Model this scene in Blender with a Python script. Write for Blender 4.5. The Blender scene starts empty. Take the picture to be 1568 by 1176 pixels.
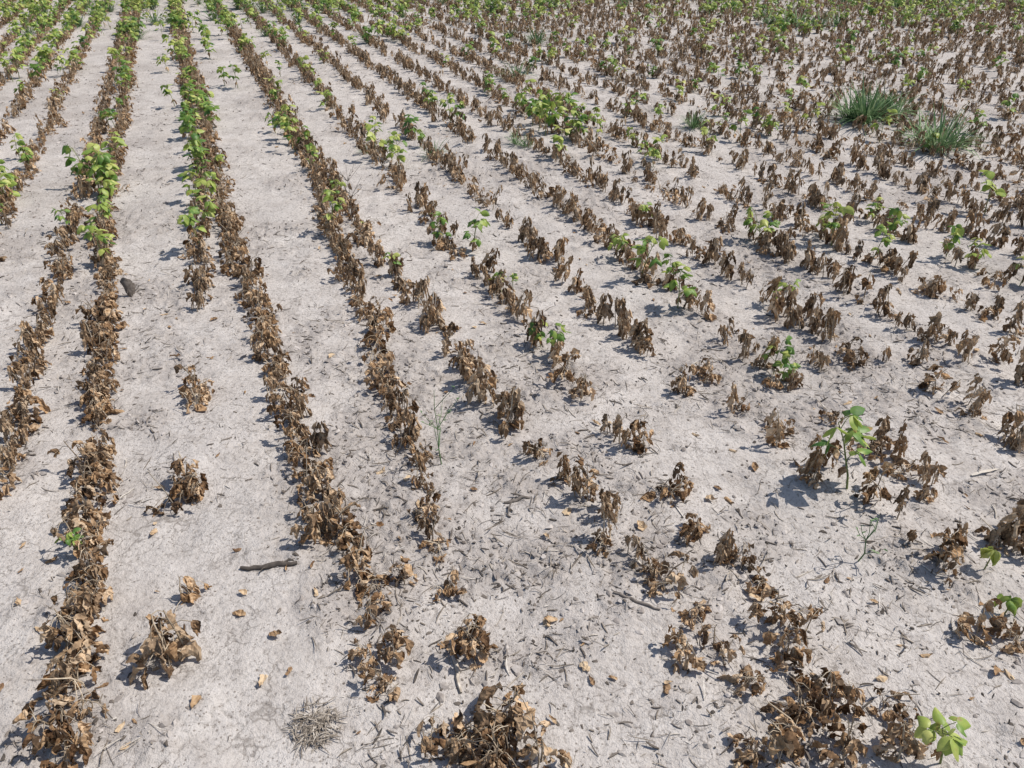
import bpy, math, random
import numpy as np
from mathutils import Vector, Matrix
random.seed(7); R=np.random.RandomState(11)
scene=bpy.context.scene
# ---------------------------------------------------------------- camera survey
H=1.5; TH=math.radians(31.9); F=1185.0
cT,sT=math.cos(TH),math.sin(TH)
def G(u,v):
    """ground position (metres) of a surveyed photo point"""
    dx=u-784; b=588-v
    y=b*sT+F*cT; z=b*cT-F*sT
    k=-H/z
    return np.array([dx*k,y*k])
AZ=math.radians(21.5)
RD=np.array([-math.sin(AZ),math.cos(AZ)])      # row direction
RN=np.array([math.cos(AZ),math.sin(AZ)])       # across rows
# ---------------------------------------------------------------- numpy noise
def _h(ix,iy,s):
    n=(ix.astype(np.int64)*374761393+iy.astype(np.int64)*668265263+s*1442695041)&0x7fffffff
    n=((n^(n>>13))*1274126177)&0x7fffffff
    n=n^(n>>16)
    return (n&0xffffff)/float(0xffffff)
def vn(x,y,s=0):
    x=np.asarray(x,float);y=np.asarray(y,float)
    ix=np.floor(x);iy=np.floor(y);fx=x-ix;fy=y-iy
    fx=fx*fx*(3-2*fx);fy=fy*fy*(3-2*fy)
    a=_h(ix,iy,s);b=_h(ix+1,iy,s);c=_h(ix,iy+1,s);d=_h(ix+1,iy+1,s)
    return (a*(1-fx)+b*fx)*(1-fy)+(c*(1-fx)+d*fx)*fy
LANE=float(G(370,800)@RN)
PATCH=[(G(870,1000),.10),(G(1350,1010),.10),(G(1540,760),.12),(G(850,850),.07),(G(1120,540),.16),(G(950,930),.07),(G(1170,820),.08),(G(880,560),.16),(G(600,780),.07)]
def rough_mask(x,y):
    x=np.asarray(x,float);y=np.asarray(y,float)
    m=vn(x*2.3+3.1,y*2.3+1.7,5)*.4+vn(x*6,y*6,6)*.33+vn(x*15,y*15,7)*.27
    for c,r in PATCH:
        m=m+.17*np.exp(-((x-c[0])**2+((y-c[1])*1.0)**2)/(r*r))
    m=np.clip((m-.43)*4,0,1)
    g=np.exp(-(((x*RN[0]+y*RN[1])-LANE)/.11)**2)
    return m*(1-.85*g)
def gz(x,y):
    x=np.asarray(x,float);y=np.asarray(y,float)
    z=(vn(x*1.1,y*1.1,1)-.5)*.03+(vn(x*4,y*4,2)-.5)*.018+(vn(x*13,y*13,3)-.5)*.009
    m=rough_mask(x,y)
    a=vn(x*38+y*9,y*38-x*9,4); b=vn(x*75-y*22,y*75+x*22,8); c=vn(x*21,y*21,9)
    z=z+(m*.85+.15)*(np.clip(a-.5,0,1)*.024+np.clip(b-.4,0,1)*.012+np.clip(c-.5,0,1)*.016)
    return z
def gz1(x,y): return float(gz(np.array([x]),np.array([y]))[0])
# ---------------------------------------------------------------- node helpers
def newmat(name):
    m=bpy.data.materials.new(name); m.use_nodes=True
    nt=m.node_tree; nt.nodes.clear()
    return m,nt
def N(nt,t,**k):
    n=nt.nodes.new(t)
    for a,b in k.items(): setattr(n,a,b)
    return n
def ramp(nt,stops,src):
    r=nt.nodes.new('ShaderNodeValToRGB'); e=r.color_ramp.elements
    while len(e)>1: e.remove(e[-1])
    e[0].position=stops[0][0]; e[0].color=(*stops[0][1],1)
    for p,c in stops[1:]:
        q=e.new(p); q.color=(*c,1)
    nt.links.new(src,r.inputs[0]); return r
def mixc(nt,f,a,b,mode='MIX'):
    m=nt.nodes.new('ShaderNodeMix'); m.data_type='RGBA'; m.blend_type=mode
    for i,s in ((0,f),(6,a),(7,b)):
        if hasattr(s,'is_linked'): nt.links.new(s,m.inputs[i])
        elif i==0: m.inputs[0].default_value=s
        else: m.inputs[i].default_value=(*s,1)
    return m.outputs[2]
def math_(nt,op,a,b=0.0,c=0.0,clamp=False):
    m=nt.nodes.new('ShaderNodeMath'); m.operation=op; m.use_clamp=clamp
    for i,s in enumerate((a,b,c)):
        if hasattr(s,'is_linked'): nt.links.new(s,m.inputs[i])
        else: m.inputs[i].default_value=s
    return m.outputs[0]
def soil():
    m,nt=newmat('dry_soil'); L=nt.links
    tc=N(nt,'ShaderNodeTexCoord'); P=tc.outputs['Object']
    def noise(s,d=6,r=.6,dist=0):
        n=N(nt,'ShaderNodeTexNoise'); n.inputs['Scale'].default_value=s; n.inputs['Detail'].default_value=d
        n.inputs['Roughness'].default_value=r; n.inputs['Distortion'].default_value=dist
        L.new(P,n.inputs['Vector']); return n.outputs['Fac']
    at=N(nt,'ShaderNodeAttribute'); at.attribute_name='rough'; rough=at.outputs['Fac']
    big=noise(1.6,3,.55); mid=noise(9,6,.72,.4); fine=noise(75,4,.75)
    c=ramp(nt,[(.3,(.40,.358,.322)),(.5,(.52,.476,.436)),(.72,(.615,.572,.53))],mid).outputs[0]
    c=mixc(nt,math_(nt,'MULTIPLY_ADD',big,1.6,-.55,True),c,(.48,.443,.41))
    c=mixc(nt,math_(nt,'MULTIPLY',rough,.6),c,(.335,.298,.27))
    g=ramp(nt,[(.31,(.40,.38,.36)),(.42,(.85,.84,.83)),(.51,(1,1,1)),(.8,(1.10,1.10,1.10))],fine).outputs[0]
    c=mixc(nt,.82,c,g,'MULTIPLY')
    v=N(nt,'ShaderNodeTexVoronoi'); v.inputs['Scale'].default_value=75; L.new(P,v.inputs['Vector'])
    sp=math_(nt,'MULTIPLY',math_(nt,'LESS_THAN',v.outputs['Distance'],.2),math_(nt,'GREATER_THAN',mid,.5))
    c=mixc(nt,math_(nt,'MULTIPLY',sp,.65),c,(.15,.122,.10))
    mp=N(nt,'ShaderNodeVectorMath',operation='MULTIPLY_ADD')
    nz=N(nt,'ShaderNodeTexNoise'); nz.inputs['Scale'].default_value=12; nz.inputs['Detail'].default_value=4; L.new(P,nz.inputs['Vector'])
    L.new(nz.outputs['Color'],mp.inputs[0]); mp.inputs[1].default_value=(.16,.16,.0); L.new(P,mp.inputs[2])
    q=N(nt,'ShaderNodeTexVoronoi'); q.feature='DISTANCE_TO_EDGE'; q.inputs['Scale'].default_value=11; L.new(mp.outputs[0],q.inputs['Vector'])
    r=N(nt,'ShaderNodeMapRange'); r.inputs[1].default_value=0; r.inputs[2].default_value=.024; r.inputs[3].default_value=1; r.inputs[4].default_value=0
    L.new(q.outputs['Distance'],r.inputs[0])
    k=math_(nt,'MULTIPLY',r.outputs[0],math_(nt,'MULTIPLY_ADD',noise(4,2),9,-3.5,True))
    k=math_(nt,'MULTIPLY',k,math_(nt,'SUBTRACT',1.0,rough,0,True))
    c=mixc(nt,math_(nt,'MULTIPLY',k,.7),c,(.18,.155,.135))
    sx=N(nt,'ShaderNodeSeparateXYZ'); L.new(P,sx.inputs[0])
    far=math_(nt,'MULTIPLY_ADD',sx.outputs[1],.12,-1.7,True)
    c=mixc(nt,math_(nt,'MULTIPLY',far,.7),c,(.15,.16,.07))
    b=N(nt,'ShaderNodeBump'); b.inputs['Strength'].default_value=.85; b.inputs['Distance'].default_value=.010
    L.new(fine,b.inputs['Height'])
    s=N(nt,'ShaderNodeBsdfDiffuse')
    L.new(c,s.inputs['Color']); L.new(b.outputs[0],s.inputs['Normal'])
    o=N(nt,'ShaderNodeOutputMaterial'); L.new(s.outputs[0],o.inputs[0]); return m
def leafmat(name,stops,grey=None,transl=.2,spec=0,brown=0.0,nscale=90):
    m,nt=newmat(name); L=nt.links
    at=N(nt,'ShaderNodeAttribute'); at.attribute_name='tint'
    sp=N(nt,'ShaderNodeSeparateColor'); L.new(at.outputs['Color'],sp.inputs[0])
    tc=N(nt,'ShaderNodeTexCoord')
    n=N(nt,'ShaderNodeTexNoise'); n.inputs['Scale'].default_value=nscale; n.inputs['Detail'].default_value=2; L.new(tc.outputs['Object'],n.inputs['Vector'])
    v=math_(nt,'MULTIPLY',sp.outputs[0],.7)
    v=math_(nt,'MULTIPLY_ADD',n.outputs['Fac'],.8,v)
    v=math_(nt,'SUBTRACT',v,.23)
    c=ramp(nt,stops,v).outputs[0]
    if grey: c=mixc(nt,math_(nt,'MULTIPLY',sp.outputs[2],.75),c,mixc(nt,1.0,grey,ramp(nt,[(0.1,(.4,.4,.4)),(.9,(1.8,1.8,1.8))],v).outputs[0],'MULTIPLY'))
    if brown>0:
        n2=N(nt,'ShaderNodeTexNoise'); n2.inputs['Scale'].default_value=35; L.new(tc.outputs['Object'],n2.inputs['Vector'])
        c=mixc(nt,math_(nt,'MULTIPLY_ADD',n2.outputs['Fac'],9,-9*(1-brown),True),c,(.33,.2,.07))
    if spec>0:
        d=N(nt,'ShaderNodeBsdfPrincipled'); d.inputs['Roughness'].default_value=.45; d.inputs['Specular IOR Level'].default_value=spec
        L.new(c,d.inputs['Base Color'])
    else:
        d=N(nt,'ShaderNodeBsdfDiffuse'); L.new(c,d.inputs['Color'])
    last=d.outputs[0]
    if transl>0:
        t=N(nt,'ShaderNodeBsdfTranslucent'); L.new(c,t.inputs[0])
        x=N(nt,'ShaderNodeMixShader'); x.inputs[0].default_value=transl; L.new(last,x.inputs[1]); L.new(t.outputs[0],x.inputs[2]); last=x.outputs[0]
    o=N(nt,'ShaderNodeOutputMaterial'); L.new(last,o.inputs[0]); return m
M_soil=soil()
M_dead=leafmat('withered_leaf',[(.1,(.07,.04,.024)),(.33,(.215,.125,.066)),(.58,(.43,.275,.15)),(.9,(.72,.54,.36))],grey=(.27,.21,.15),transl=.14)
M_stem=leafmat('dry_stem',[(.1,(.19,.145,.105)),(.5,(.40,.32,.23)),(.9,(.62,.52,.39))],transl=0)
M_green=leafmat('green_soy_leaf',[(.1,(.06,.145,.03)),(.4,(.155,.265,.05)),(.65,(.34,.42,.09)),(.95,(.56,.57,.18))],transl=.33,spec=.35,brown=.36,nscale=30)
M_gstem=leafmat('green_stem',[(.1,(.14,.18,.06)),(.9,(.34,.35,.17))],transl=0)
M_grass=leafmat('weed_grass_blade',[(.1,(.06,.12,.045)),(.5,(.15,.24,.11)),(.9,(.34,.42,.24))],transl=.2,nscale=20)
M_straw=leafmat('straw_litter',[(.05,(.10,.08,.062)),(.4,(.21,.175,.14)),(.65,(.40,.345,.28)),(.95,(.70,.65,.58))],transl=0,nscale=60)
M_fallen=leafmat('fallen_dry_leaf',[(.1,(.17,.10,.06)),(.5,(.42,.28,.16)),(.9,(.62,.48,.32))],transl=.1)
M_clod=leafmat('soil_clod',[(.1,(.23,.20,.18)),(.5,(.345,.31,.28)),(.9,(.49,.445,.41))],transl=0)
M_dark=leafmat('weathered_wood',[(.1,(.07,.06,.052)),(.5,(.14,.118,.10)),(.9,(.26,.225,.195))],transl=0)
MATS=[M_dead,M_stem,M_green,M_gstem,M_grass]
# ---------------------------------------------------------------- mesh builder
def nrm(a):
    a=np.asarray(a,float); l=math.sqrt(a@a); return a/l if l>1e-9 else np.array([0,0,1.])
def cross(a,b): return np.array([a[1]*b[2]-a[2]*b[1],a[2]*b[0]-a[0]*b[2],a[0]*b[1]-a[1]*b[0]])
UP=np.array([0,0,1.])
class B:
    def __init__(s): s.v=[];s.f=[];s.t=[];s.m=[];s.n=0
    def add(s,v,f,tint,mi=0):
        v=np.asarray(v,float); f=np.asarray(f,int)
        s.v.append(v); s.f.append(f+s.n); s.t.append(np.tile(np.array([*tint,1.]),(len(v),1))); s.m.append(np.full(len(f),mi)); s.n+=len(v)
    def pack(s):
        s.v=[np.concatenate(s.v)];s.f=[np.concatenate(s.f)];s.t=[np.concatenate(s.t)];s.m=[np.concatenate(s.m)]; return s
    def inst(s,o,x,y,z,sc,tilt=.15,dr=None,rot=None,zs=1.):
        a,b_=R.uniform(-tilt,tilt,2); c=R.uniform(0,6.283) if rot is None else rot
        Mx=np.array(Matrix.Rotation(a,3,'X')@Matrix.Rotation(b_,3,'Y')@Matrix.Rotation(c,3,'Z'))
        v=(o.v[0]*np.array([sc,sc,sc*zs]))@Mx.T+np.array([x,y,z-.001])
        t=o.t[0].copy(); t[:,0]=np.clip(t[:,0]*.85+(R.uniform(-.1,.3) if dr is None else dr),0,1.1); t[:,2]=np.clip(t[:,2]+R.uniform(-.35,.25),0,1)
        s.v.append(v);s.f.append(o.f[0]+s.n);s.t.append(t);s.m.append(o.m[0]);s.n+=len(v)
    def mesh(s,name,mats,smooth=True):
        v=np.concatenate(s.v); k=s.f[0].shape[1]; f=np.concatenate(s.f); mi=np.concatenate(s.m)
        me=bpy.data.meshes.new(name)
        me.vertices.add(len(v)); me.vertices.foreach_set('co',v.ravel().astype(np.float32))
        me.loops.add(f.size); me.loops.foreach_set('vertex_index',f.ravel().astype(np.int32))
        me.polygons.add(len(f)); me.polygons.foreach_set('loop_start',(np.arange(len(f))*k).astype(np.int32))
        me.polygons.foreach_set('loop_total',np.full(len(f),k,np.int32))
        me.polygons.foreach_set('material_index',mi.astype(np.int32))
        sm=np.full(len(f),smooth)
        if mats is MATS: sm=(mi!=0)
        me.polygons.foreach_set('use_smooth',sm)
        a=me.color_attributes.new('tint','FLOAT_COLOR','POINT'); a.data.foreach_set('color',np.concatenate(s.t).ravel().astype(np.float32))
        for m in mats: me.materials.append(m)
        me.update(calc_edges=True); return me
col=scene.collection
def obj(name,b,mats,smooth=True,loc=None):
    if loc is not None:
        for v in b.v: v-=np.array(loc)
    o=bpy.data.objects.new(name,b.mesh(name,mats,smooth)); col.objects.link(o)
    if loc is not None: o.location=loc
    return o
def gridf(nu,nv):
    i=np.arange(nu)[:,None]*(nv+1)+np.arange(nv)[None,:]; i=i.ravel()
    return np.stack([i,i+1,i+nv+2,i+nv+1],1)
def tube(b,pts,rad,tint,mi=1,sides=5):
    pts=[np.asarray(p,float) for p in pts]; V=[]
    for i,p in enumerate(pts):
        d=nrm(pts[min(i+1,len(pts)-1)]-pts[max(i-1,0)])
        a=nrm(cross(d,[.3,.9,.1])); c=cross(d,a)
        for k in range(sides+1):
            w=2*math.pi*k/sides; V.append(p+(a*math.cos(w)+c*math.sin(w))*rad[i])
    b.add(V,gridf(len(pts)-1,sides),tint,mi)
LOD=0
def leaf(b,base,d,side,L,W,droop,curl,crump,tint,nu=7,nv=6,twist=0,mi=0,floor=None,wav=0.,jag=0.):
    """curl = half angle of the rolled cross-section, wav = wrinkle amplitude / L"""
    if LOD: nu=min(nu,4); nv=min(nv,2)
    d=nrm(d); side=nrm(cross(cross(d,side),d)); p=np.array(base,float); V=np.zeros((nu+1,nv+1,3))
    S=np.linspace(-1,1,nv+1); ph=R.rand(4)*6.28; cw=max(abs(curl),.02)*(1 if curl>=0 else -1); asym=R.uniform(-.5,.5)*(jag>0)
    for i in range(nu+1):
        t=i/nu; w=W*.5*(math.sin(math.pi*min(1,(t*.93+.04))**.75)**.8)
        if jag: w*=1+R.uniform(-jag,jag)*2
        n=cross(side,d); c=cw*(.6+.8*t)
        SS=S+asym*(1-np.abs(S))
        la=np.sin(c*SS)/c; nn=(1-np.cos(c*SS))/c
        wr=wav*L*(np.sin(t*9+ph[0]+S*2)*np.cos(S*3.2+ph[1])+.6*np.sin(t*17+S*5+ph[2]))
        V[i]=p+side*(w*la)[:,None]+n*(w*nn+wr*min(1,t*4))[:,None]+d*(wav*L*1.2*np.sin(t*7+ph[3])*np.abs(S))[:,None]
        p=p+d*L/nu
        d=nrm(d+np.array([0,0,-1])*droop/nu+(R.rand(3)-.5)*crump)
        side=nrm(side-d*(side@d))
        if twist:
            a=twist/nu; side=side*math.cos(a)+cross(d,side)*math.sin(a)
    V=V.reshape(-1,3)
    if jag: V+=(R.rand(*V.shape)-.5)*jag*L*.22
    if floor is not None:
        lo=V[:,2]<floor; V[lo,2]=floor+(V[lo,2]-floor)*-.15
    b.add(V,gridf(nu,nv),tint,mi)
def rdir(z=0.):
    a=R.rand()*2*math.pi; return np.array([math.cos(a),math.sin(a),z])
def dead_plant(kind,stems=1):
    b=B()
    for s in range(stems):
        off=rdir()*(0 if s==0 else R.uniform(.01,.04)); off[2]=-.01
        up=kind=='up'
        h=R.uniform(.07,.155)*(1 if s==0 else .85) if up else R.uniform(.045,.13)
        lean=rdir()*R.uniform(0,.3 if up else .8); grey=R.uniform(.3,1.) if up else R.uniform(0,.6)
        pts=[off+np.array([lean[0]*h*t*t,lean[1]*h*t*t,(h+.01)*t])+(R.rand(3)-.5)*.005 for t in (0,.3,.6,.85,1)]
        tube(b,pts,[.0026,.0023,.002,.0016,.0012],(R.rand(),0,grey),sides=4)
        def at(t):
            i=t*4; i0=min(3,int(i)); return pts[i0]*(1-(i-i0))+pts[i0+1]*(i-i0)
        if up:
            for k in range(R.randint(7,13)):
                t=R.uniform(.3,1.) if k>1 else R.uniform(.85,1); base=at(t); o=rdir()
                e=base+o*R.uniform(.002,.014)+np.array([0,0,R.uniform(-.003,.014)])
                L=min(R.uniform(.022,.06),e[2]+.012); dd=nrm(o*R.uniform(.05,.6)+np.array([0,0,-1.0]))
                leaf(b,e,dd,rdir(R.uniform(-.4,.4)),L,L*R.uniform(.32,.72),R.uniform(.1,1.2),R.uniform(1.,2.4)*random.choice((-1,1)),.22,(R.rand(),0,min(1,max(0,grey+R.uniform(-.3,.2)))),twist=R.uniform(-1.7,1.7),floor=.001,wav=.06,nv=4,nu=6,jag=.2)
            for k in range(R.randint(0,4)):
                a0=R.uniform(.4,.98); q=rdir(R.uniform(.1,1.4))
                tube(b,[at(a0),at(a0)+q*.01,at(a0)+q*R.uniform(.016,.03)+np.array([0,0,-.004])],[.001,.0008,.0005],(R.rand(),0,grey),sides=3)
        else:
            for k in range(R.randint(4,8)):
                t=R.uniform(.2,1); base=at(t); o=rdir()
                pl=R.uniform(.012,.055); e=base+o*pl*.9+np.array([0,0,pl*R.uniform(-.9,.2)]); e[2]=max(e[2],.004)
                tube(b,[base,(base+e)/2+np.array([0,0,.008]),e],[.0011,.001,.0008],(R.rand(),0,grey),sides=4)
                for q in range(R.randint(1,4)):
                    dd=nrm(o*.5+rdir()*.7+np.array([0,0,R.uniform(-1.6,.1)]))
                    L=R.uniform(.025,.054)
                    leaf(b,e,dd,rdir(R.uniform(-.6,.6)),L,L*R.uniform(.4,.88),R.uniform(.3,2.5),R.uniform(.7,2.4)*random.choice((-1,1)),.32,(R.rand(),0,min(1,max(0,grey+R.uniform(-.3,.2)))),twist=R.uniform(-2.2,2.2),floor=.001,wav=.075,nu=8,nv=6,jag=.15)
    return b.pack()
def dead_set():
    return [dead_plant('up',1+(i%5>0)+(i%5>3)) for i in range(20)],[dead_plant('cu',1+(i%2)) for i in range(18)]
LOD=0; UP0,CU0=dead_set()
LOD=1; UP1,CU1=dead_set()
def green_plant(h,nl,lsz=1.0,dead=2):
    b=B(); lean=rdir()*R.uniform(0,.2)
    pts=[np.array([lean[0]*h*t*t,lean[1]*h*t*t,h*t-.01*(1-t)])+(R.rand(3)-.5)*.004 for t in (0,.25,.5,.75,1)]
    tube(b,pts,[.003,.0027,.0022,.0018,.0012],(R.rand(),0,0),mi=3)
    for k in range(nl):
        t=R.uniform(.35,1) if k else 1.; i=t*4; i0=min(3,int(i)); base=pts[i0]*(1-(i-i0))+pts[i0+1]*(i-i0)
        o=rdir(); pl=R.uniform(.02,.055)*(1.2-.4*t)
        e=base+o*pl*.8+np.array([0,0,pl*.6])
        tube(b,[base,(base+e)/2+np.array([0,0,.004]),e],[.0012,.001,.0009],(R.rand(),0,0),mi=3,sides=4)
        tone=R.rand(); sd=np.array([-o[1],o[0],0])
        for q,(a,l) in enumerate(((0,1.1),(1.25,.95),(-1.25,.95))):
            dd=nrm(o*math.cos(a)+sd*math.sin(a)+np.array([0,0,R.uniform(-.9,.3)]))
            L=R.uniform(.03,.05)*l*lsz
            leaf(b,e+dd*.003,dd,cross(dd,UP)+(R.rand(3)-.5)*1.2,L,L*R.uniform(.6,.78),R.uniform(.3,1.6),-R.uniform(.1,.9),.06,(min(1,max(0,tone+R.uniform(-.2,.2))),0,0),twist=R.uniform(-.7,.7),mi=2,wav=.015)
    for k in range(dead):
        base=pts[1]*.5+pts[2]*.5; o=rdir()
        leaf(b,base,o+np.array([0,0,-1]),rdir(),R.uniform(.03,.05),.022,1.5,1.6,.14,(R.rand(),0,.3),mi=0,twist=1,wav=.04)
    return b.pack()
LOD=0; GR0=[green_plant(R.uniform(.12,.19),R.randint(4,9)) for i in range(11)]
LOD=1; GR1=[green_plant(R.uniform(.12,.19),R.randint(5,9),1.15,1) for i in range(8)]
def grass(nb,L,spread):
    b=B()
    for k in range(nb):
        o=rdir(); d=nrm(o*R.uniform(.1,spread)+np.array([0,0,1])); l=L*R.uniform(.35,1.15)
        leaf(b,o*R.uniform(0,.045)*L/.2,d,cross(d,UP)+(R.rand(3)-.5)*.2,l,l*.022+.002,R.uniform(.3,2.0),.5,.05,(R.rand(),0,0),nu=6,nv=1,mi=4)
    return b.pack()
LOD=0; GS=[grass(190,.25,1.4),grass(70,.16,1.4),grass(130,.2,1.2)]
# ---------------------------------------------------------------- ground
def axis(lo,hi,step,grow,far):
    inner=np.arange(lo,hi,step).tolist(); right=[];s=step;x=hi
    while x<far: right.append(x); s*=grow; x+=s
    left=[];s=step;x=lo-step
    while x>-far: left.append(x); s*=grow; x-=s
    return np.array(left[::-1]+inner+right)
xs=axis(-1.9,1.9,.0075,1.02,450); ys=axis(.6,3.4,.0075,1.0125,450)
X,Y=np.meshgrid(xs,ys,indexing='ij')
Z=gz(X,Y)*np.clip(1.3-np.hypot(X,Y)/40,0,1)
b=B(); b.add(np.stack([X.ravel(),Y.ravel(),Z.ravel()],1),gridf(len(xs)-1,len(ys)-1)[:,::-1],(0,0,0)); me=b.mesh('ground',[M_soil])
ra=me.attributes.new('rough','FLOAT','POINT'); ra.data.foreach_set('value',rough_mask(X,Y).ravel().astype(np.float32))
col.objects.link(bpy.data.objects.new('ground',me))
# ---------------------------------------------------------------- rows
cnt=0
def inside(x,y,m=.9):
    if y<.5 or y>21: return False
    return abs(x)<(y*cT+H*sT)*784/F+m
def walk(pts,kinds,step,gap=.05,jit=.02,sc=(.8,1.15),greenp=0.,block=None,zs=1.,name='withered_soybean_row'):
    global cnt
    pts=[np.asarray(p,float) for p in pts]; pts.append(pts[-1]+RD*24)
    bd=B(); skip=0; first=None; ph=R.rand()*50
    for a,c in zip(pts[:-1],pts[1:]):
        L=np.linalg.norm(c-a); d=(c-a)/L; t=0
        while t<L:
            p=a+d*t; dist=p[1]; t+=step*(1+.012*dist)*R.uniform(.2,1.8)
            wob=(float(vn(p[1]*1.3+ph,ph,61))-.5)*.035
            q=p+np.array([-d[1],d[0]])*(R.randn()*jit+wob)+d*R.randn()*.015
            if not inside(*q): continue
            if block and block(q): continue
            if skip>0: skip-=1; continue
            if R.rand()<gap: skip=R.randint(1,4)
            if first is None: first=(q[0],q[1],0)
            lod=q[1]>4.2; z=gz1(*q)
            u=q@RN
            gp=greenp*(0 if dist<3.3 else 1)
            if dist>8.5: gp+=max(0,(dist-8.5)*(.022 if q[0]<1 else .013))+ (.10 if u<-1.0 else 0)
            gp*= 3.4*max(0,float(vn(q[0]*1.6,q[1]*.9,51))-.2)
            if R.rand()<gp:
                bd.inst(random.choice(GR1 if lod else GR0),q[0],q[1],z,R.uniform(.7,1.25)); cnt+=1
            k=random.choice(kinds)
            V=(UP1 if lod else UP0) if k=='u' else (CU1 if lod else CU0)
            bd.inst(random.choice(V),q[0],q[1],z,R.uniform(*sc),tilt=.25,zs=zs); cnt+=1
    if first is None: return
    obj(name,bd,MATS,loc=first)
def P(*uv): return [G(*q) for q in uv]
walk(P((95,1176),(115,1080),(130,980),(140,840),(155,700),(152,560),(165,460),(160,380),(172,300)),'ccccu',.027,gap=.01,jit=.015,sc=(.5,1.0),greenp=.04)
walk(P((-60,840),(0,720),(25,640),(60,540),(88,460),(110,380),(125,330)),'ccu',.042,gap=.06,jit=.015,greenp=.04,sc=(.65,1.05))
walk(P((515,830),(480,690),(450,630),(420,560),(400,490),(370,420),(350,340),(325,230)),'cccu',.030,gap=.03,jit=.018,sc=(.55,1.),greenp=.04)
walk(P((310,475),(305,390),(312,340),(308,250)),'ccu',.045,gap=.06,jit=.014,sc=(.6,.98),greenp=.08)
walk(P((625,720),(590,600),(578,540),(545,450),(520,390),(490,290),(440,190)),'ccu',.032,gap=.04,jit=.02,sc=(.6,1.),greenp=.035)
walk(P((785,670),(720,570),(660,490),(600,430),(560,370)),'cuu',.044,gap=.06,jit=.021,sc=(.65,1.05),greenp=.03)
yb=float(G(784,545)[1]); blk=lambda q: q[1]<yb
s0=float(G(235+.88*570,420)@RN); sp=float((G(235+1.1*570,420)-G(235+.88*570,420))@RN)
for k in range(0,44):
    walk([RN*(s0+k*sp+R.uniform(-.012,.012))-RD*4],'uuuc',.042,gap=.07,jit=.027,sc=(.55,1.14),greenp=.025,block=blk)
sA=float(G(235-.27*600,450)@RN)
for k in range(1,12):
    walk([RN*(sA-k*sp*.85)-RD*2],'ccu',.05,gap=.06,jit=.02,sc=(.65,1.),greenp=.06)
print('row plants',cnt)
near=[(300,625,1.0),(303,600,.9),(290,755,1.0),(288,735,.8),(281,925,.85),(266,1030,1.15),(298,610,.9),(285,770,.9),(262,1015,.9),
(742,1150,1.1),(700,1120,.9),(785,1105,1.),(725,1165,1.),(770,1160,1.),(655,1150,.8),(830,1165,.8),(590,1060,.8),(605,1000,.8),(555,900,.9),(572,940,.7),(548,860,.8),
(620,895,.7),(683,900,.8),(662,835,.9),(650,790,.8),(515,825,.9),(497,765,.9),(712,975,.9),(745,1000,.9),(640,750,.8),
(1050,1010,.9),(1062,960,.8),(1092,990,.8),(1180,960,.8),(1163,905,.8),(1200,1010,.8),(1140,1050,.8),(1240,1065,.9),(1275,1075,.8),(1190,1155,.9),(1150,1165,.8),(1290,1165,.8),(1375,1168,.9),(1350,1090,.6),(1225,985,.7),
(1000,890,.9),(960,855,.8),(1108,860,.9),(1060,825,.9),(925,835,1.),(945,805,.8),(905,770,.8),(880,765,1.),(868,740,.9),(1012,765,.9),(1032,755,.8),(958,692,1.1),(985,690,.9),(930,672,.7),(822,705,.9),(890,618,.9),(778,660,1.1),(785,640,.9),(740,600,.9),(715,585,.9),
(1188,690,1.),(1182,665,.8),(1242,742,.9),(1262,720,1.),(1335,770,.9),(1372,802,.9),(1415,768,.9),(1390,725,.9),(1340,690,.9),(1365,700,.9),(1432,872,1.),(1452,852,.9),(1530,835,1.),(1548,850,1.),(1562,815,1.),(1388,835,.7),(1325,700,.8),(1410,740,.8),
(1050,600,1.),(1072,582,1.),(1120,632,.9),(985,540,.9),(860,582,1.),(850,562,.9),(1162,560,1.),(1190,585,.9),(1210,592,.8),(1140,548,.9),(1430,602,.9),(1482,622,.9),(1492,640,.9),(1552,675,1.1),(1565,590,1.1),(1545,690,1.),(1270,640,.6),(1355,560,.9),(1400,560,.8),(1310,560,.8),(1255,560,.9),(1480,560,.9),(1525,560,.9),(1560,980,.9),(1495,970,.8),(720,1140,.9),(755,1175,1.),(1230,1095,.8),(550,880,.8),(930,795,.8),(560,1010,.5),(985,878,.7),(1215,1115,.8)]
for i,(u,v,s) in enumerate(near):
    q=G(u,v); up=(v<900 and i%3!=0 and u>600); z=gz1(*q); b=B(); s=s*1.06
    if up:
        b.inst(UP0[(i*7)%20],q[0],q[1],z,s*.9)
        if i%2: b.inst(CU0[(i*7)%18],q[0]+R.uniform(-.02,.02),q[1]+R.uniform(-.02,.02),z,s*.65)
    else:
        b.inst(CU0[(i*5)%18],q[0],q[1],z,s)
        b.inst(CU0[(i*7+1)%18],q[0]+R.uniform(-.03,.03),q[1]+R.uniform(-.03,.03),z,s*.72,tilt=.5)
    obj('withered_soybean_plant',b,MATS,loc=(q[0],q[1],z))
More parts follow.
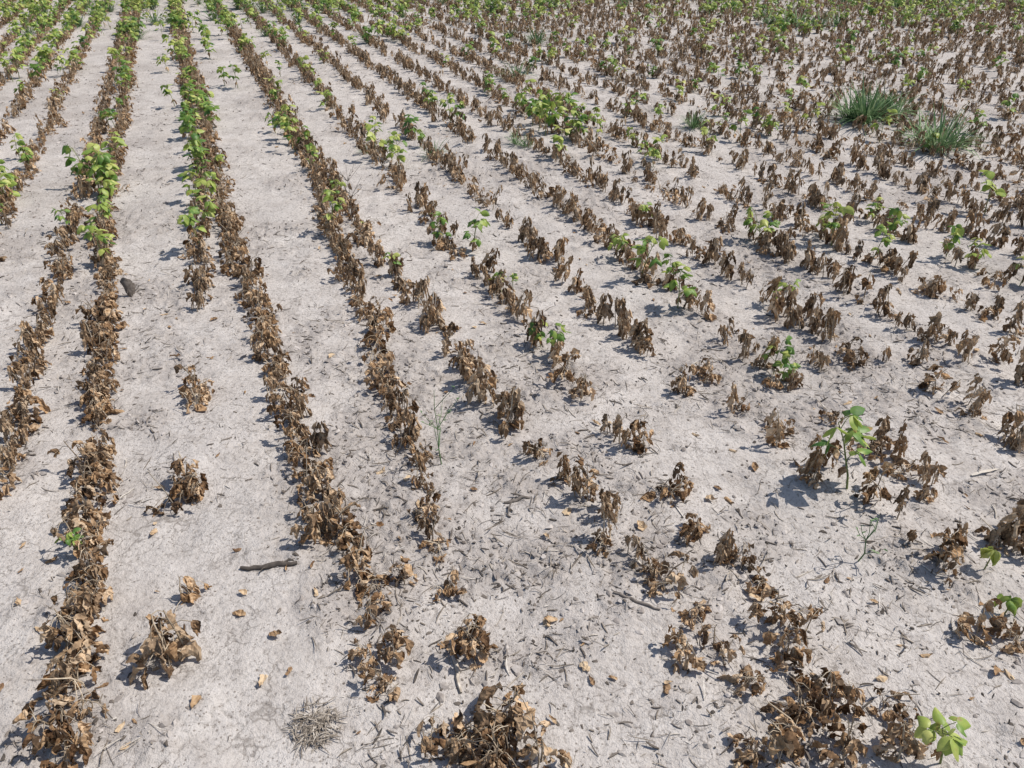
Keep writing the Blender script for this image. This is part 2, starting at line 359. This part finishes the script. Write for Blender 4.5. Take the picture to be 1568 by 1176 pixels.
greens=[(155,300,1.5),(172,300,1.3),(140,290,1.3),(160,285,1.4),(315,325,1.2),(308,275,1.2),(300,235,1.),(320,300,1.1),(305,260,1.2),(170,200,1.1),(180,205,1.),(185,112,1.3),(180,100,1.1),(30,240,.9),(15,320,1.2),(8,300,1.1),(30,120,1.4),(20,125,1.3),(100,118,1.2),(265,92,1.4),(258,112,1.2),(250,62,1.3),(268,165,1.1),(290,185,1.),(315,78,1.3),(322,92,1.3),(345,135,1.1),(365,138,1.1),(350,62,1.3),(300,42,1.3),(340,55,1.3),(440,212,1.3),(452,232,1.2),(446,222,1.2),(422,202,1.),(482,262,.9),(610,252,1.2),(600,242,1.1),(515,312,.7),(690,192,1.2),(702,192,1.1),(665,172,1.),
(815,192,1.35),(825,200,1.35),(835,207,1.4),(845,200,1.3),(855,202,1.45),(880,217,1.3),(800,177,1.2),(870,192,1.3),(912,217,1.),(850,178,1.3),(825,180,1.2),(1000,257,.9),(985,252,.9),(1010,192,1.),(975,172,1.1),(1165,372,1.),(1172,367,.9),(945,392,.9),(982,425,1.15),(990,342,.7),(1038,472,1.15),(1025,432,.8),(768,442,.7),(787,452,.6),(848,542,.8),(828,532,.7),(1185,572,.8),(1197,582,.7),(1195,467,.8),(1295,757,1.25),(1438,1172,.85),(1490,205,1.1),(1545,182,1.1),(1090,122,1.1),(1100,132,1.),(1160,132,1.1),(1230,147,1.1),(1180,62,1.3),(1190,77,1.3),(750,142,1.),(540,82,1.),(620,62,1.1),(600,62,1.2),(1075,55,1.1),(1040,35,1.3),(1105,15,1.5),(1115,25,1.5),(1330,30,1.3),(1560,440,1.),(575,212,.9),(45,20,1.5),(70,35,1.5),(120,20,1.5),(20,35,1.5),(150,40,1.4),(410,100,1.),(430,120,.9),(200,20,1.4),(230,15,1.4),(280,10,1.4),(370,15,1.4),(450,12,1.3),(118,850,.45),(865,185,1.2),(885,190,1.1),(895,212,1.),(1405,130,1.1),(1420,95,1.1),(1470,150,1.),(1300,90,1.1),(950,120,1.),(1530,110,1.1)]
for i,(u,v,s) in enumerate(greens):
    q=G(u,v); z=gz1(*q); b=B(); b.inst(GR0[(i*4)%11],q[0],q[1],z,s*.97); obj('green_soybean_plant',b,MATS,loc=(q[0],q[1],z))
for (u,v,k,s) in [(1325,190,0,1.6),(1350,180,0,1.3),(1300,185,2,1.4),(1375,175,1,1.6),(1435,232,2,1.8),(1410,222,1,1.7),(1460,228,1,1.5),(822,68,2,1.4),(792,122,1,1.8),(665,238,1,1.),(1062,195,2,.9),(1220,42,1,2.4),(1200,40,1,2.2),(1255,45,1,2.),(1280,42,1,1.8),(1175,38,1,2.),(790,222,1,.9),(805,226,1,.7),(560,230,1,.6),(780,60,1,1.2)]:
    q=G(u,v); z=gz1(*q); b=B(); b.inst(GS[k],q[0],q[1],z,s,zs=.85); obj('grass_tuft',b,MATS,loc=(q[0],q[1],z))
bd=B()
for i in range(3400):
    y=R.uniform(10.5,21.5); x=R.uniform(-14,14)
    if vn(x*.5,y*.8,33)<.55-.05*(y-12.5)-(.10 if x<-5 else 0)+(.10 if x>-1 else 0): continue
    if y<13.5 and R.rand()<.6: continue
    bd.inst(random.choice(GR1),x,y,gz1(x,y),R.uniform(.8,1.3))
    if R.rand()<.25: bd.inst(GS[1],x,y,gz1(x,y),R.uniform(.8,1.8))
obj('distant_weeds',bd,MATS)
# ---------------------------------------------------------------- litter
def scatter(n,p=1.0):
    y=.55*(17/.55)**(R.rand(n)**p); hw=(y*cT+H*sT)*784/F+.5
    return (R.rand(n)*2-1)*hw,y
def clean(x,y):
    s=x*RN[0]+y*RN[1]
    return .35*np.exp(-((y-1.1)/.8)**2)*(s<LANE+.15)
def litter(name,n,lmin,lmax,w,mat,thr):
    x,y=scatter(n)
    keep=(vn(x*3,y*3,21)*.6+rough_mask(x,y)*.6+R.rand(n)*.6-clean(x,y))>thr; x=x[keep];y=y[keep];n=len(x)
    a=R.rand(n)*2*np.pi; L=lmin+(lmax-lmin)*R.rand(n)**2.8; L*=(1+.02*y); ww=w*(.4+R.rand(n)**2*1.3)*(1+.03*y)
    bend=(R.rand(n)-.5)*1.1; V=np.zeros((n,4,2,2,3)); z0=gz(x,y); lift=R.rand(n)**3*.014
    cx,cy=x.copy(),y.copy()
    for i in range(4):
        if i>0:
            an=a+bend*(i-1)/2; cx=cx+np.cos(an)*L/3; cy=cy+np.sin(an)*L/3
        tz=np.maximum(gz(cx,cy),z0-.004)+.0012+lift*i/3; tp=ww*(.4 if i in(0,3) else 1)
        for j in range(2):
            for k in range(2):
                sg=(j-.5)*tp
                V[:,i,j,k,0]=cx-np.sin(a)*sg; V[:,i,j,k,1]=cy+np.cos(a)*sg; V[:,i,j,k,2]=tz+k*ww*.6
    id=lambda i,j,k:i*4+j*2+k
    f=[]
    for i in range(3):
        f+=[[id(i,0,1),id(i,1,1),id(i+1,1,1),id(i+1,0,1)],[id(i,0,0),id(i,0,1),id(i+1,0,1),id(i+1,0,0)],[id(i,1,1),id(i,1,0),id(i+1,1,0),id(i+1,1,1)]]
    f+=[[id(0,0,0),id(0,1,0),id(0,1,1),id(0,0,1)],[id(3,0,0),id(3,0,1),id(3,1,1),id(3,1,0)]]
    FF=(np.array(f)[None]+(np.arange(n)*16)[:,None,None]).reshape(-1,4)
    b=B(); b.add(V.reshape(-1,3),FF,(0,0,0)); b.t=[np.repeat(np.stack([R.rand(n),R.rand(n)*0,R.rand(n)*0,np.ones(n)],1),16,0)]
    obj(name,b,[mat],False)
litter('straw_litter',27000,.005,.065,.0018,M_straw,.72)
litter('twig_litter',27000,.004,.042,.0028,M_dark,.76)
def clods(name,n,smin,smax,mat,p,thr=.8):
    import bmesh
    bm=bmesh.new(); bmesh.ops.create_icosphere(bm,subdivisions=1,radius=1); bv=np.array([v.co[:] for v in bm.verts]); bf=np.array([[v.index for v in q.verts] for q in bm.faces]); bm.free()
    x,y=scatter(n); keep=(rough_mask(x,y)+R.rand(n)*.9-clean(x,y))>thr; x=x[keep];y=y[keep];n=len(x)
    s=smin+(smax-smin)*R.rand(n)**p; s*=(1+.03*y)
    V=bv[None]*(1+(R.rand(n,len(bv),1)-.5)*1.1)*s[:,None,None]
    V[:,:,0]*=(1+(R.rand(n,1)-.2)*1.1); V[:,:,2]*=.6
    a=R.rand(n,1)*6.28; X0=V[:,:,0]*np.cos(a)-V[:,:,1]*np.sin(a); Y0=V[:,:,0]*np.sin(a)+V[:,:,1]*np.cos(a)
    V=np.stack([X0+x[:,None],Y0+y[:,None],V[:,:,2]+(gz(x,y)+s*.05)[:,None]],2)
    b=B(); b.add(V.reshape(-1,3),(bf[None]+(np.arange(n)*len(bv))[:,None,None]).reshape(-1,3),(0,0,0))
    b.t=[np.repeat(np.stack([R.rand(n),np.zeros(n),np.zeros(n),np.ones(n)],1),len(bv),0)]
    obj(name,b,[mat],False)
clods('soil_clods',38000,.0012,.009,M_clod,3.2,.80)
clods('dark_crumbs',23000,.001,.0055,M_dark,2.5,.72)
b=B(); x,y=scatter(650)
for xx,yy in zip(x,y):
    d=rdir(.1); L=R.uniform(.012,.04)
    leaf(b,np.array([xx,yy,gz1(xx,yy)+.004]),d,cross(d,UP),L,L*R.uniform(.35,.75),.0,R.uniform(.3,2.)*random.choice((-1,1)),.3,(R.rand(),0,0),nu=6,nv=4,wav=.07,jag=.15)
obj('fallen_leaves',b,[M_fallen],False)
def stick(u0,v0,u1,v1,r,mat,side=True):
    a=G(u0,v0);c=G(u1,v1); b=B(); n=8; pts=[]
    for i in range(n+1):
        q=a+(c-a)*i/n+(R.rand(2)-.5)*r*1.6; pts.append([q[0],q[1],gz1(q[0],q[1])+r*.6+(R.rand()*.4)*r])
    tube(b,pts,[r*(.6+.6*math.sin(3*i/n)+R.rand()*.3) for i in range(n+1)],(R.rand(),0,0),mi=0,sides=7)
    if side:
        p=np.array(pts[6]); tube(b,[p,p+np.array([.015,.012,.006]),p+np.array([.028,.01,.002])],[r*.7,r*.6,r*.3],(R.rand(),0,0),mi=0)
        p=np.array(pts[4]); tube(b,[p,p+np.array([-.01,-.012,.006]),p+np.array([-.014,-.026,.002])],[r*.6,r*.5,r*.2],(R.rand(),0,0),mi=0)
    obj('dead_stick',b,[mat])
stick(370,875,458,868,.0055,M_dark)
stick(690,975,706,1060,.004,M_straw,False)
stick(940,912,1010,940,.003,M_dark,False)
stick(770,775,812,770,.004,M_dark,False)
b=B(); q=G(1485,735); e2=G(1530,722); d=np.array([*(e2-q),.0])
leaf(b,np.array([q[0],q[1],gz1(*q)+.006]),d,cross(nrm(d),UP),float(np.linalg.norm(d)),.014,.3,1.0,.12,(.5,0,0),wav=.02)
obj('pale_dry_husk',b,[leafmat('pale_husk',[(.1,(.42,.37,.31)),(.9,(.68,.63,.56))],transl=0)])
b=B(); c=G(485,1112)
for k in range(280):
    o=rdir()*R.uniform(0,1)**.7*.052; d=rdir(R.uniform(0,.5))
    leaf(b,np.array([c[0]+o[0],c[1]+o[1],gz1(c[0]+o[0],c[1]+o[1])+R.uniform(.001,.012)]),d,cross(d,UP),R.uniform(.01,.04),.0024,.7,.3,.2,(R.rand()*.8,0,0),nu=4,nv=1)
obj('old_straw_clump',b,[M_straw])
def weed(u,v,h,name,mat,br):
    q=G(u,v); b=B(); base=np.array([0,0,-.01]); top=np.array([R.uniform(-.2,.2)*h,0,h])
    pts=[base+(top-base)*t+(R.rand(3)-.5)*.012 for t in (0,.25,.5,.75,1)]
    tube(b,pts,[.0022,.0018,.0015,.0012,.0008],(.5,0,0),mi=0)
    for k in range(br):
        i=R.randint(1,4); p=pts[i]; d=nrm(rdir(R.uniform(.6,1.6))); l=h*R.uniform(.2,.45)
        e=p+d*l; m=(p+e)/2+(R.rand(3)-.5)*.01
        tube(b,[p,m,e],[.0012,.001,.0007],(R.rand(),0,0),mi=0,sides=4)
        for w_ in (m,e): leaf(b,w_,rdir(.3),rdir(),.013,.005,.5,.3,.05,(R.rand(),0,0),nu=3,nv=2)
    o=obj(name,b,[mat]); o.location=(q[0],q[1],gz1(*q))
weed(542,350,.34,'dry_branching_weed',M_dark,16)
weed(676,712,.28,'slender_green_weed',M_grass,10)
weed(1312,862,.16,'slender_green_weed',M_grass,7)
q=G(660,495); b=B()
for k in range(9):
    d=nrm(rdir()*.35+UP); l=R.uniform(.08,.18); p=np.array([R.uniform(-.02,.02),R.uniform(-.02,.02),-.005])
    tube(b,[p,p+d*l*.5,p+d*l+rdir()*.01],[.0024,.002,.0012],(1.2,0,0),mi=0)
o=obj('straw_stalks',b,[M_straw]); o.location=(q[0],q[1],gz1(*q))
q=G(200,452); b=B()
tube(b,[[0,0,-.005],[.003,0,.04],[.0,0,.075]],[.003,.0025,.002],(.2,0,0),mi=0)
for k in range(4): leaf(b,np.array([R.uniform(-.014,.014),R.uniform(-.01,.01),.09-.012*k]),[R.uniform(-.4,.4),-.2,-1],[1,.3*k,0],.07,.05,.4,1.0,.12,(.6,0,0),wav=.05,jag=.08)
o=obj('blackened_leaf_plant',b,[M_dark]); o.location=(q[0],q[1],gz1(*q))
for (u,v,h,t) in [(1503,880,.07,1.0),(1535,945,.05,.6),(555,348,.02,1.0)]:
    q=G(u,v); b=B(); tube(b,[[0,0,-.005],[.004,.0,h*.5],[0,0,h]],[.002,.0018,.0012],(.5,0,0),mi=3)
    for k in range(5): leaf(b,np.array([0,0,h]),rdir(R.uniform(-1.5,0)),rdir(.3),.042,.034,1.6,-1.6,.3,(t,0,0),mi=2,wav=.06,twist=1)
    o=obj('yellowing_soybean_seedling',b,MATS); o.location=(q[0],q[1],gz1(*q))
# ---------------------------------------------------------------- light
az=math.radians(12); el=math.radians(55)
sd=Vector((math.cos(az)*math.cos(el),math.sin(az)*math.cos(el),math.sin(el)))
sl=bpy.data.lights.new('sun','SUN'); sl.energy=4.75; sl.angle=math.radians(.5); sl.color=(1,.955,.895)
so=bpy.data.objects.new('sun',sl); so.rotation_euler=sd.to_track_quat('Z','Y').to_euler(); so.location=(5,2,8); col.objects.link(so)
w=bpy.data.worlds.new('World'); scene.world=w; w.use_nodes=True
nt=w.node_tree; bg=nt.nodes['Background']; sk=nt.nodes.new('ShaderNodeTexSky'); sk.sky_type='NISHITA'; sk.sun_disc=False
sk.sun_elevation=el; sk.sun_rotation=math.pi/2-az
nt.links.new(sk.outputs[0],bg.inputs[0]); bg.inputs[1].default_value=.12
cam=bpy.data.cameras.new('camera'); co=bpy.data.objects.new('camera',cam); col.objects.link(co)
co.location=(0,0,H); co.rotation_euler=(math.pi/2-TH,0,0); cam.sensor_width=36; cam.lens=36*F/1568; cam.clip_end=2000; cam.clip_start=.02
scene.camera=co
scene.view_settings.view_transform='Standard'; scene.view_settings.look='None'; scene.view_settings.exposure=0
print('objects',len(bpy.data.objects),sum(len(m.vertices) for m in bpy.data.meshes))
